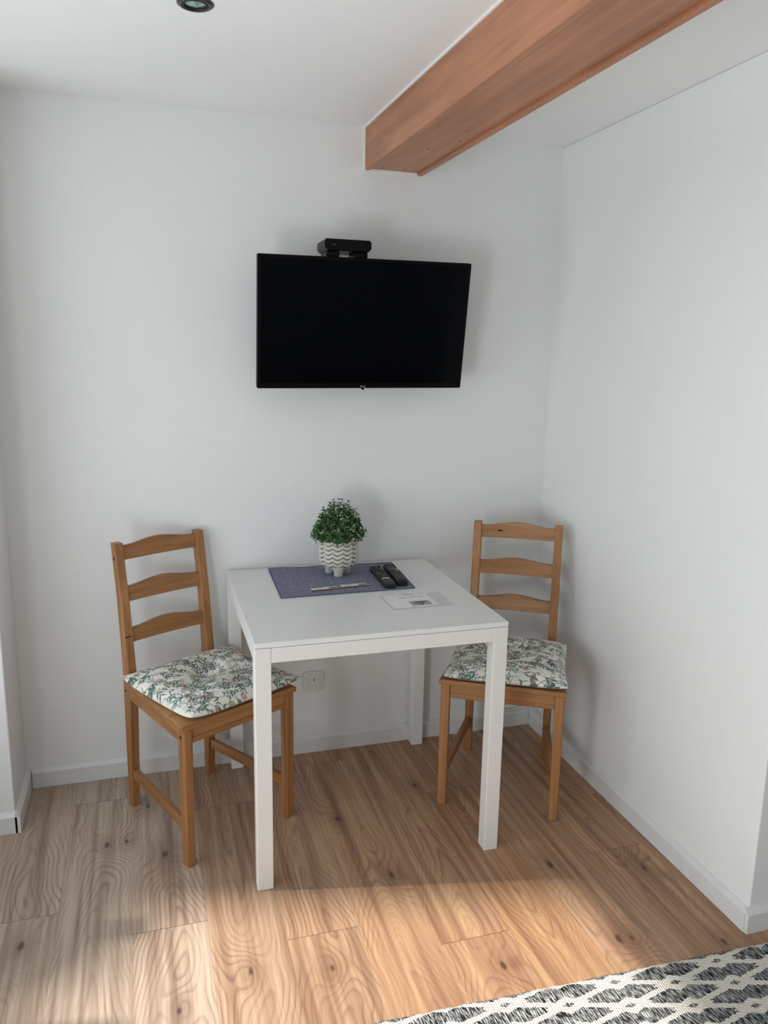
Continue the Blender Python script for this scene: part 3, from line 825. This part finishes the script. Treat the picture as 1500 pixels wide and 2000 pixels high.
bm = bmesh.new(); add_disc(bm, (0.0, -0.0145, 0.0085), 0.0026, 0.0065, 'Y', 14)
link('earth_pin', bm_mesh(bm, 'earth_pin'), M_metal, so)
for x in (-0.0095, 0.0095):
    bm = bmesh.new(); add_disc(bm, (x, -0.0085, 0.0), 0.0027, 0.0006, 'Y', 14)
    link('contact_hole', bm_mesh(bm, 'contact_hole'), M_hole, so)

# ------------------------------------------------------------------ things on the table
ZT = TH
# placemat
def quad_pt(c, u, v):
    a = Vector(c[0]).lerp(Vector(c[1]), u); b_ = Vector(c[3]).lerp(Vector(c[2]), u)
    return a.lerp(b_, v)
mc = [(0.136, 0.377), (0.588, 0.383), (0.607, 0.711), (0.148, 0.722)]
def slab(name, c, nx, ny, t, zf):
    bm = bmesh.new(); T, B = [], []
    for j in range(ny + 1):
        for i in range(nx + 1):
            p = quad_pt(c, i / nx, j / ny); h = zf(i / nx, j / ny)
            T.append(bm.verts.new((p.x, p.y, ZT + h + t))); B.append(bm.verts.new((p.x, p.y, ZT + h + 0.0002)))
    k = lambda i, j: j * (nx + 1) + i
    for j in range(ny):
        for i in range(nx):
            bm.faces.new((T[k(i, j)], T[k(i + 1, j)], T[k(i + 1, j + 1)], T[k(i, j + 1)]))
            bm.faces.new((B[k(i, j)], B[k(i, j + 1)], B[k(i + 1, j + 1)], B[k(i + 1, j)]))
    per = [(i, 0) for i in range(nx)] + [(nx, j) for j in range(ny)] + [(i, ny) for i in range(nx, 0, -1)] + [(0, j) for j in range(ny, 0, -1)]
    for a, b_ in zip(per, per[1:] + per[:1]):
        bm.faces.new((T[k(*a)], B[k(*a)], B[k(*b_)], T[k(*b_)]))
    return bm_mesh(bm, name, True)
wave = lambda u, v: 0.0022 * max(0, v - 0.82) / 0.18 * (0.5 + 0.5 * math.sin(u * 15 + 0.5)) * (1 if u < 0.5 else 0.3)
pm = thing('placemat', 'slate blue quilted cloth placemat at the back of the table', 'placemat', (0, 0, 0))
link('cloth', slab('cloth', mc, 60, 40, 0.0030, wave), M_cloth, pm)
bm = bmesh.new()
ring = []
for e in range(4):
    a, b_ = Vector(mc[e]), Vector(mc[(e + 1) % 4])
    for k in range(24): ring.append(a.lerp(b_, k / 24))
uvs = [(k / 24, 0) for k in range(24)] + [(1, k / 24) for k in range(24)] + [(1 - k / 24, 1) for k in range(24)] + [(0, 1 - k / 24) for k in range(24)]
loop = [Vector((p.x, p.y, ZT + 0.0024 + wave(*uv))) for p, uv in zip(ring, uvs)]
add_tube(bm, loop + [loop[0]], 0.0022, 8)
link('hem', bm_mesh(bm, 'hem', True), M_hem, pm)
ZM = ZT + 0.0032

# flower pot with plant
PX, PY = 0.377, 0.605
pp = thing('potted_plant', 'leafy green plant with pale tips in a whitewashed scalloped footed pot', 'plant', (PX, PY, ZM))
# bowl: rows of overlapping scallops in relief
NA, NZ = 288, 120
zb0, zb1 = 0.016, 0.140
ang = np.linspace(0, 2 * PI, NA, endpoint=False); tt = np.linspace(0, 1, NZ)
Ag, Tg = np.meshgrid(ang, tt)
def rad(t): # bowl outline
    return 0.0675 * np.clip(1 - (1 - np.clip(t / 0.42, 0, 1)) ** 2.3, 0, 1) ** 0.5 * 1.0 + 0.0 - 0.0035 * np.clip((t - 0.6) / 0.4, 0, 1)
nsc, nrow = 12, 8.0
ph = (Ag / (2 * PI) * nsc) % 1.0
arc = 1 - (2 * ph - 1) ** 2                      # 0 at cusps, 1 mid scallop
rowc = Tg * nrow + arc * 0.55                    # drooping arcs
fr = rowc % 1.0
ridge = np.clip(1 - fr / 0.75, 0, 1)             # thick at the lower edge of each scale
edge = np.exp(-((fr - 0.98) / 0.10) ** 2)
body = (Tg > 0.06) & (Tg < 0.965)
rel = np.where(body, 0.0040 * ridge, 0.0014)
Rg = rad(Tg) + rel * np.clip(rad(Tg) / 0.05, 0, 1)
Rg[0] = 0.004
Zg = zb0 + Tg * (zb1 - zb0)
V = np.stack([Rg * np.cos(Ag), Rg * np.sin(Ag), Zg], -1).reshape(-1, 3)
inner = [(0.0625, zb1), (0.0605, zb1 - 0.004), (0.0605, zb1 - 0.012), (0.0005, zb1 - 0.014)]
Vi = np.array([[r * math.cos(a), r * math.sin(a), z] for r, z in inner for a in ang])
F = []
nr_ = NZ + len(inner)
for r_ in range(nr_ - 1):
    a = np.arange(NA); b_ = (a + 1) % NA
    F += np.stack([r_ * NA + a, r_ * NA + b_, (r_ + 1) * NA + b_, (r_ + 1) * NA + a], 1).tolist()
me = bpy.data.meshes.new('pot'); me.from_pydata(np.concatenate([V, Vi]).tolist(), [], F)
for p in me.polygons: p.use_smooth = True
ca = me.color_attributes.new('wash', 'FLOAT_COLOR', 'POINT')
pat = rng.random((NZ, NA)); 
for _ in range(3): pat = (pat + np.roll(pat, 1, 0) + np.roll(pat, 1, 1) + np.roll(pat, -1, 0) + np.roll(pat, -1, 1)) / 5
pat = (pat - pat.mean()) / pat.std()
wash = np.clip(np.where(body, 0.85 - 0.75 * np.clip(1 - ridge * 3.0, 0, 1) ** 1.2 - 0.55 * edge, 0.75) - 0.10 * np.clip(pat, 0, 3), 0.05, 1)
cw = np.array(srgb(222, 220, 210)[:3]); cd = np.array(srgb(122, 118, 108)[:3])
cc = np.ones((NA * nr_, 4)); cc[:NA * NZ, :3] = (wash[..., None] * cw + (1 - wash[..., None]) * cd).reshape(-1, 3)
cc[NA * NZ:NA * (NZ + 2), :3] = srgb(170, 168, 158)[:3]; cc[NA * (NZ + 2):, :3] = srgb(50, 40, 30)[:3]
ca.data.foreach_set('color', cc.astype(np.float32).ravel())
M_pot = attr_mat('whitewashed_ceramic', 'wash', 0.7, 300, spec=0.25)
pot = link('pot', me, M_pot, pp)
M_foot = plain('whitewashed_foot', srgb(196, 194, 184), 0.7, 0.25, var=0.3, scale=160, bump=0.4)
for a in (-1.78, -1.78 + 2.094, -1.78 + 4.189):
    bm = bmesh.new(); add_lathe(bm, [(0.0, 0.0), (0.014, 0.0), (0.0162, 0.003), (0.0155, 0.012), (0.018, 0.020), (0.025, 0.032), (0.018, 0.042), (0.0, 0.044)], 24, (0.034 * math.cos(a), 0.034 * math.sin(a), 0.0))
    link('foot', bm_mesh(bm, 'foot', True), M_foot, pot)
# foliage: stems carrying small paired leaves, dome shaped
def leafy():
    Vs, Fs, mats = [], [], []
    R = random.Random(5)
    def leaf(p, d, n, ln, wd, mi):
        d = d.normalized(); s = d.cross(n)
        if s.length < 1e-4: s = d.cross(Vector((1, 0.3, 0)))
        s.normalize(); nn = s.cross(d)
        k = len(Vs)
        for q in (p, p + d * ln * 0.45 + s * wd * 0.5 + nn * wd * 0.12, p + d * ln + nn * (-0.1 * ln), p + d * ln * 0.45 - s * wd * 0.5 + nn * wd * 0.12, p + d * ln * 0.5):
            Vs.append(tuple(q))
        for f in ((0, 1, 4), (1, 2, 4), (2, 3, 4), (3, 0, 4)): Fs.append([k + x for x in f]); mats.append(mi)
    blossoms = []
    base = Vector((0, 0, 0.137))
    for st in range(230):
        ga = st * 2.39996; el = math.acos(1 - (st + 0.5) / 230 * 1.12)
        el = min(el, 1.60)
        dirv = Vector((math.sin(el) * math.cos(ga), math.sin(el) * math.sin(ga), math.cos(el)))
        rad_ = (0.098 + 0.018 * max(0, math.cos(el)) ** 1.5) * R.uniform(0.82, 1.06)
        root_ = Vector((0.042 * math.cos(ga) * math.sin(el), 0.042 * math.sin(ga) * math.sin(el), 0.137))
        tip = base + Vector((dirv.x * rad_ * 0.93 * (1 - 0.16 * math.sin(2 * el)), dirv.y * rad_ * 0.93 * (1 - 0.16 * math.sin(2 * el)), dirv.z * rad_ * 1.02 + 0.004))
        n = 12
        for k in range(4, n + 1):
            f = k / n; p = root_.lerp(tip, f) + Vector((R.gauss(0, .003), R.gauss(0, .003), R.gauss(0, .003))); dd = (tip - root_).normalized()
            tw = R.uniform(0, 6.28)
            pale = R.random() < (0.6 if k >= n - 2 and st % 6 == 0 else 0.03)
            for m in range(3):
                a = tw + m * 2.09
                o1 = dd.orthogonal().normalized(); o2 = dd.cross(o1)
                out = (o1 * math.cos(a) + o2 * math.sin(a)) * 0.9 + dd * 0.75
                ln = R.uniform(0.010, 0.0145)
                mi = 2 if pale else (0 if R.random() < 0.55 else 1)
                leaf(p + out * 0.001, out, dd, ln, ln * 0.52, mi)
        if st % 7 == 0 and el < 1.5: blossoms.append(tip)
    return Vs, Fs, mats, blossoms
Vs, Fs, mats, blossoms = leafy()
M_l1 = plain('dark_green_leaf', srgb(46, 78, 40), 0.5, 0.4, var=0.25, scale=60)
M_l2 = plain('mid_green_leaf', srgb(70, 104, 54), 0.5, 0.4, var=0.25, scale=60)
M_l3 = plain('pale_green_leaf', srgb(176, 194, 146), 0.55, 0.3, var=0.15, scale=60)
me = bpy.data.meshes.new('foliage'); me.from_pydata(Vs, [], Fs)
me.polygons.foreach_set('material_index', mats)
link('foliage', me, [M_l1, M_l2, M_l3], pp)
bm = bmesh.new(); R2 = random.Random(9)
for p in blossoms:
    for m in range(4):
        q = p + Vector((R2.uniform(-.006, .006), R2.uniform(-.006, .006), R2.uniform(-.004, .006)))
        bmesh.ops.create_icosphere(bm, subdivisions=1, radius=R2.uniform(0.0018, 0.0030), matrix=Matrix.Translation(q))
link('blossoms', bm_mesh(bm, 'blossoms', True), plain('cream_blossom', srgb(206, 214, 184), 0.7, 0.2), pp, kind='stuff')

# remote controls
def remote(label, x, y, rz, w, ln, h, bulge, seed):
    r = thing('remote_control', label, 'remote control', (x, y, ZM + 0.0002), rz, 'remote controls')
    bm = bmesh.new(); n = 22; rows = []
    for k in range(n + 1):
        v = -1 + 2 * k / n; yy = v * ln / 2
        e = (1 - abs(v) ** 9) ** 0.5 if abs(v) < 1 else 0.0
        ww = w / 2 * (0.80 + 0.20 * e) * (1 - 0.05 * bulge * (v + 1)); hh = h * (0.72 + 0.28 * e) * (1 + 0.10 * bulge * math.cos(v * 1.5))
        sec = [(-ww * 0.82, 0.0), (-ww, hh * 0.38), (-ww * 0.97, hh * 0.72), (-ww * 0.86, hh * 0.96), (0, hh * (1.0 + 0.05 * bulge)), (ww * 0.86, hh * 0.96), (ww * 0.97, hh * 0.72), (ww, hh * 0.38), (ww * 0.82, 0.0)]
        rows.append([bm.verts.new((p, yy, q)) for p, q in sec])
    for a, c in zip(rows[:-1], rows[1:]):
        m = len(a)
        for q in range(m): bm.faces.new((a[q], a[(q + 1) % m], c[(q + 1) % m], c[q]))
    bm.faces.new(rows[0][::-1]); bm.faces.new(rows[-1])
    link('casing', bm_mesh(bm, 'casing', False), M_remote, r)
    return r, h
def keys(r, h, ks):
    for (x, y, w, d, m) in ks:
        bm = bmesh.new(); add_prism(bm, rrect(w, d, min(w, d) * 0.3, 3), lambda p, q, t: (p + x, q + y, t), h * 0.93, h * 1.05 + 0.0012, 0.0005, 1)
        link('button', bm_mesh(bm, 'button'), m, r)
M_key = plain('grey_key', srgb(92, 94, 96), 0.5, 0.4); M_keyd = M_rub
M_red = plain('red_key', srgb(170, 60, 60), 0.5); M_grn = plain('green_key', srgb(80, 160, 120), 0.5); M_yel = plain('yellow_key', srgb(196, 184, 90), 0.5); M_wht = plain('white_key', srgb(205, 210, 205), 0.4)
ra, ha = remote('slim black remote with a silver bar, left of the pair on the placemat', 0.511, 0.508, -0.047, 0.043, 0.240, 0.017, 0.0, 1)
ks = []
for row in range(9):
    for c in (-1, 0, 1):
        y = 0.098 - row * 0.0165
        ks.append((c * 0.0115, y, 0.0078 if row not in (4, 5) else 0.0085, 0.0062, M_key if (row * 3 + c) % 7 in (0, 3) or row in (5, 6) and c else M_keyd))
keys(ra, ha, ks)
bm = bmesh.new(); add_box(bm, (-0.0135, -0.0545, ha * 0.93), (0.0135, -0.0485, ha + 0.0010), 0.0008, 1)
link('silver_bar', bm_mesh(bm, 'silver_bar'), M_wht, ra, label='silver logo bar')
rb, hb = remote('thicker curved black remote with coloured keys, right of the pair on the placemat', 0.5605, 0.516, -0.067, 0.043, 0.222, 0.022, 0.7, 2)
ks = []
for row in range(8):
    for c in (-1, 0, 1):
        y = 0.088 - row * 0.0160
        m = M_keyd
        if row == 4: m = {-1: M_red, 0: M_grn, 1: M_yel}[c]
        if row == 5 and c == 1: m = M_wht
        if row in (1, 6) and c == 0: m = M_key
        if row == 3: m = M_key
        ks.append((c * 0.0115, y, 0.0080, 0.0066, m))
keys(rb, hb, ks)

# two folded cards in front of the pot
def card(label, x, y, rz, w, d):
    r = thing('folded_card', label, 'card', (x, y, ZM + 0.0002), rz, 'folded cards on the placemat')
    link('lower_leaf', box_mesh('lower_leaf', (-w / 2, -d / 2, 0), (w / 2, d / 2, 0.0012)), M_tan, r)
    bm = bmesh.new()
    add_prism(bm, [(-d / 2, 0.0062), (d / 2, 0.0018), (d / 2, 0.0013), (-d / 2, 0.0052)], lambda p, q, t: (t, p, q), -w / 2, w / 2)
    up = link('upper_leaf', bm_mesh(bm, 'upper_leaf'), M_paper, r)
    bm = bmesh.new()
    zf = lambda p: 0.0066 - 0.0044 * (p + d / 2) / d
    xs0, xs1 = w * 0.14, w * 0.485
    P_ = [(xs0, -d * 0.44), (xs1, -d * 0.44), (xs1, d * 0.14), (xs0, d * 0.14)]
    A = [bm.verts.new((a, b_, zf(b_))) for a, b_ in P_]; bm.faces.new(A)
    B = [bm.verts.new((a, b_, zf(b_) - 0.0003)) for a, b_ in P_]; bm.faces.new(B[::-1])
    for k in range(4): bm.faces.new((A[k], B[k], B[(k + 1) % 4], A[(k + 1) % 4]))
    link('printed_picture', bm_mesh(bm, 'printed_picture'), M_darkprint, up)
    bm = bmesh.new()
    for q in range(3):
        yy = d * (0.22 - 0.2 * q)
        add_box(bm, (-w * 0.40, yy - 0.0007, zf(yy) - 0.0002), (-w * (0.02 + 0.06 * q), yy + 0.0007, zf(yy)))
    link('printed_lines', bm_mesh(bm, 'printed_lines'), M_greyink, up)
card('folded white card with dark picture, left of the two before the pot', 0.2915, 0.4335, 0.10, 0.094, 0.034)
card('folded white card with dark picture, nearer the remotes', 0.3945, 0.4475, 0.06, 0.094, 0.036)

# laminated Wi-Fi sheet
sc = [(0.4475, 0.178), (0.653, 0.190), (0.647, 0.325), (0.441, 0.329)]
ws = thing('wifi_sheet', 'laminated white sheet with a wireless symbol lying on the table front', 'sheet', ((sc[0][0] + sc[1][0]) / 2, 0.255, ZT), 0.03)
hw, hd = 0.1035, 0.0715
link('film', box_mesh('film', (-hw, -hd, 0.0002), (hw, hd, 0.0007)), M_film, ws, label='clear laminating film')
link('paper', box_mesh('paper', (-hw + 0.008, -hd + 0.008, 0.00075), (hw - 0.05, hd - 0.006, 0.0010)), M_paper, ws)
ox, oy = ws.location.x, ws.location.y
t1 = link('heading', text_mesh('WI-FI', 0.0150, 'heading'), M_ink, ws, label='black printed heading'); t1.location = (0.542 - ox, 0.3165 - oy, 0.0012); t1.rotation_euler = (0, 0, -0.03); t1.scale = (1.05, 1, 1)
t2 = link('password_line', text_mesh('Heslo: kolonovka', 0.0118, 'password_line'), M_ink, ws, label='black printed line of text'); t2.location = (0.542 - ox, 0.290 - oy, 0.0012); t2.rotation_euler = (0, 0, 0.0); t2.scale = (1.0, 1, 1)
bm = bmesh.new(); add_box(bm, (0.520 - ox, 0.206 - oy, 0.0010), (0.586 - ox, 0.249 - oy, 0.0012))
link('symbol_panel', bm_mesh(bm, 'symbol_panel'), M_greyink, ws)
bm = bmesh.new(); cx, cy = 0.553 - ox, 0.2125 - oy
for r0, r1 in ((0.0095, 0.0135), (0.0175, 0.0220), (0.0260, 0.0310)):
    pts = [(r1 * math.sin(a), r1 * math.cos(a)) for a in [-0.82 + 1.64 * k / 16 for k in range(17)]] + [(r0 * math.sin(a), r0 * math.cos(a)) for a in [0.82 - 1.64 * k / 16 for k in range(17)]]
    add_prism(bm, pts, lambda p, q, t: (cx + p, cy + q, t), 0.0012, 0.0014)
add_disc(bm, (cx, cy, 0.0012), 0.0045, 0.0002)
link('wireless_symbol', bm_mesh(bm, 'wireless_symbol'), M_ink, ws)

# ------------------------------------------------------------------ rug
bm = bmesh.new(); nx, ny = 330, 130
x0, x1, y0, y1 = -1.30, 0.95, -1.15, 0.0275
T = []
for j in range(ny + 1):
    for i in range(nx + 1):
        x = x0 + (x1 - x0) * i / nx; y = y0 + (y1 - y0) * j / ny
        e = min(x - x0, x1 - x, y - y0, y1 - y)
        if j in (0, ny): y += random.uniform(-0.0022, 0.0022)
        if i in (0, nx): x += random.uniform(-0.0022, 0.0022)
        z = 0.0068 + random.uniform(-0.0006, 0.0006) if e > 0.001 else 0.0030
        T.append(bm.verts.new((x, y, z)))
k = lambda i, j: j * (nx + 1) + i
for j in range(ny):
    for i in range(nx): bm.faces.new((T[k(i, j)], T[k(i + 1, j)], T[k(i + 1, j + 1)], T[k(i, j + 1)]))
per = [(i, 0) for i in range(nx)] + [(nx, j) for j in range(ny)] + [(i, ny) for i in range(nx, 0, -1)] + [(0, j) for j in range(ny, 0, -1)]
Bv = [bm.verts.new((T[k(*p)].co.x, T[k(*p)].co.y, 0.0006)) for p in per]
for n_, (a, b_) in enumerate(zip(per, per[1:] + per[:1])):
    bm.faces.new((T[k(*a)], Bv[n_], Bv[(n_ + 1) % len(per)], T[k(*b_)]))
bm.faces.new(Bv)
rug = link('rug', bm_mesh(bm, 'rug', True), M_rug, None, label='woven rug with a grey and cream diamond pattern on the floor', cat='rug')
rug.location = (1.0924, -0.5875, 0.0); rug.rotation_euler = (0, 0, -0.0349)

# white cable lying along the skirting top in the corner behind the right chair
bm = bmesh.new(); add_tube(bm, [(1.05, 0.757, 0.0735), (1.12, 0.757, 0.0725), (1.17, 0.756, 0.075), (1.215, 0.752, 0.079), (1.243, 0.742, 0.083), (1.2500, 0.72, 0.080), (1.2505, 0.60, 0.0735)], 0.0030, 8)
link('cable', bm_mesh(bm, 'cable', True), M_socket, None, label='white cable lying on the skirting behind the right chair', cat='cable')

# ------------------------------------------------------------------ light
def area(name, loc, direction, sx, sy, power, color, spread=PI):
    l = bpy.data.lights.new(name, 'AREA'); l.shape = 'RECTANGLE'; l.size = sx; l.size_y = sy; l.energy = power; l.color = color; l.spread = spread
    o = bpy.data.objects.new(name, l); COL.objects.link(o); o.location = loc
    o.rotation_euler = Vector(direction).to_track_quat('-Z', 'Y').to_euler()
    return o
P_DOOR, P_W1, P_SUN = 43.0, 17.5, 8.0
def win_light(name, axis, hole, power, z1=None, up=0.0):
    h0, h1, a, b_ = hole; b_ = z1 or b_
    if axis == 'x': return area(name, (XO - 0.14, (h0 + h1) / 2, (a + b_) / 2), (1, 0, up), h1 - h0, b_ - a, power, (0.90, 0.965, 1.0))
win_light('daylight_balcony_door', 'x', W2, P_DOOR, 1.55, 0.65)   # sky light, with an added upward tilt to brighten the ceiling
win_light('daylight_left_window', 'x', W1, P_W1, None, 0.45)
sl = bpy.data.lights.new('sun', 'SUN'); sl.energy = P_SUN; sl.angle = 0.038; sl.color = (1.0, 0.94, 0.85)
so_ = bpy.data.objects.new('sun', sl); COL.objects.link(so_); so_.location = (-5, 1.2, 4)
so_.rotation_euler = Vector((1.0, -0.23, -0.80)).to_track_quat('-Z', 'Y').to_euler()
wd = bpy.data.worlds.new('sky'); scene.world = wd; wd.use_nodes = True
bg = wd.node_tree.nodes['Background']; bg.inputs[0].default_value = (0.75, 0.86, 1.0, 1); bg.inputs[1].default_value = 0.6

# ------------------------------------------------------------------ camera
cam = bpy.data.cameras.new('camera'); cam.sensor_fit = 'VERTICAL'; cam.sensor_height = 36.0; cam.sensor_width = 27.0
cam.lens = 1533.68 / 2000 * 36.0; cam.clip_start = 0.02
co = bpy.data.objects.new('camera', cam); COL.objects.link(co)
yaw, pit, rol = 0.2976, 0.1989, 0.0185
f_ = Vector((math.sin(yaw) * math.cos(pit), math.cos(yaw) * math.cos(pit), -math.sin(pit)))
r0 = Vector((math.cos(yaw), -math.sin(yaw), 0)); u0 = r0.cross(f_)
rr_ = r0 * math.cos(rol) + u0 * math.sin(rol); uu_ = -r0 * math.sin(rol) + u0 * math.cos(rol)
co.matrix_world = Matrix.Translation((-0.2584, -2.008, 1.5215)) @ Matrix((rr_, uu_, -f_)).transposed().to_4x4()
scene.camera = co
vs_ = scene.view_settings
vs_.view_transform = 'Standard'; vs_.look = 'None'; vs_.exposure = 0.08; vs_.gamma = 1.0
try: vs_.use_curve_mapping = False
except Exception: pass
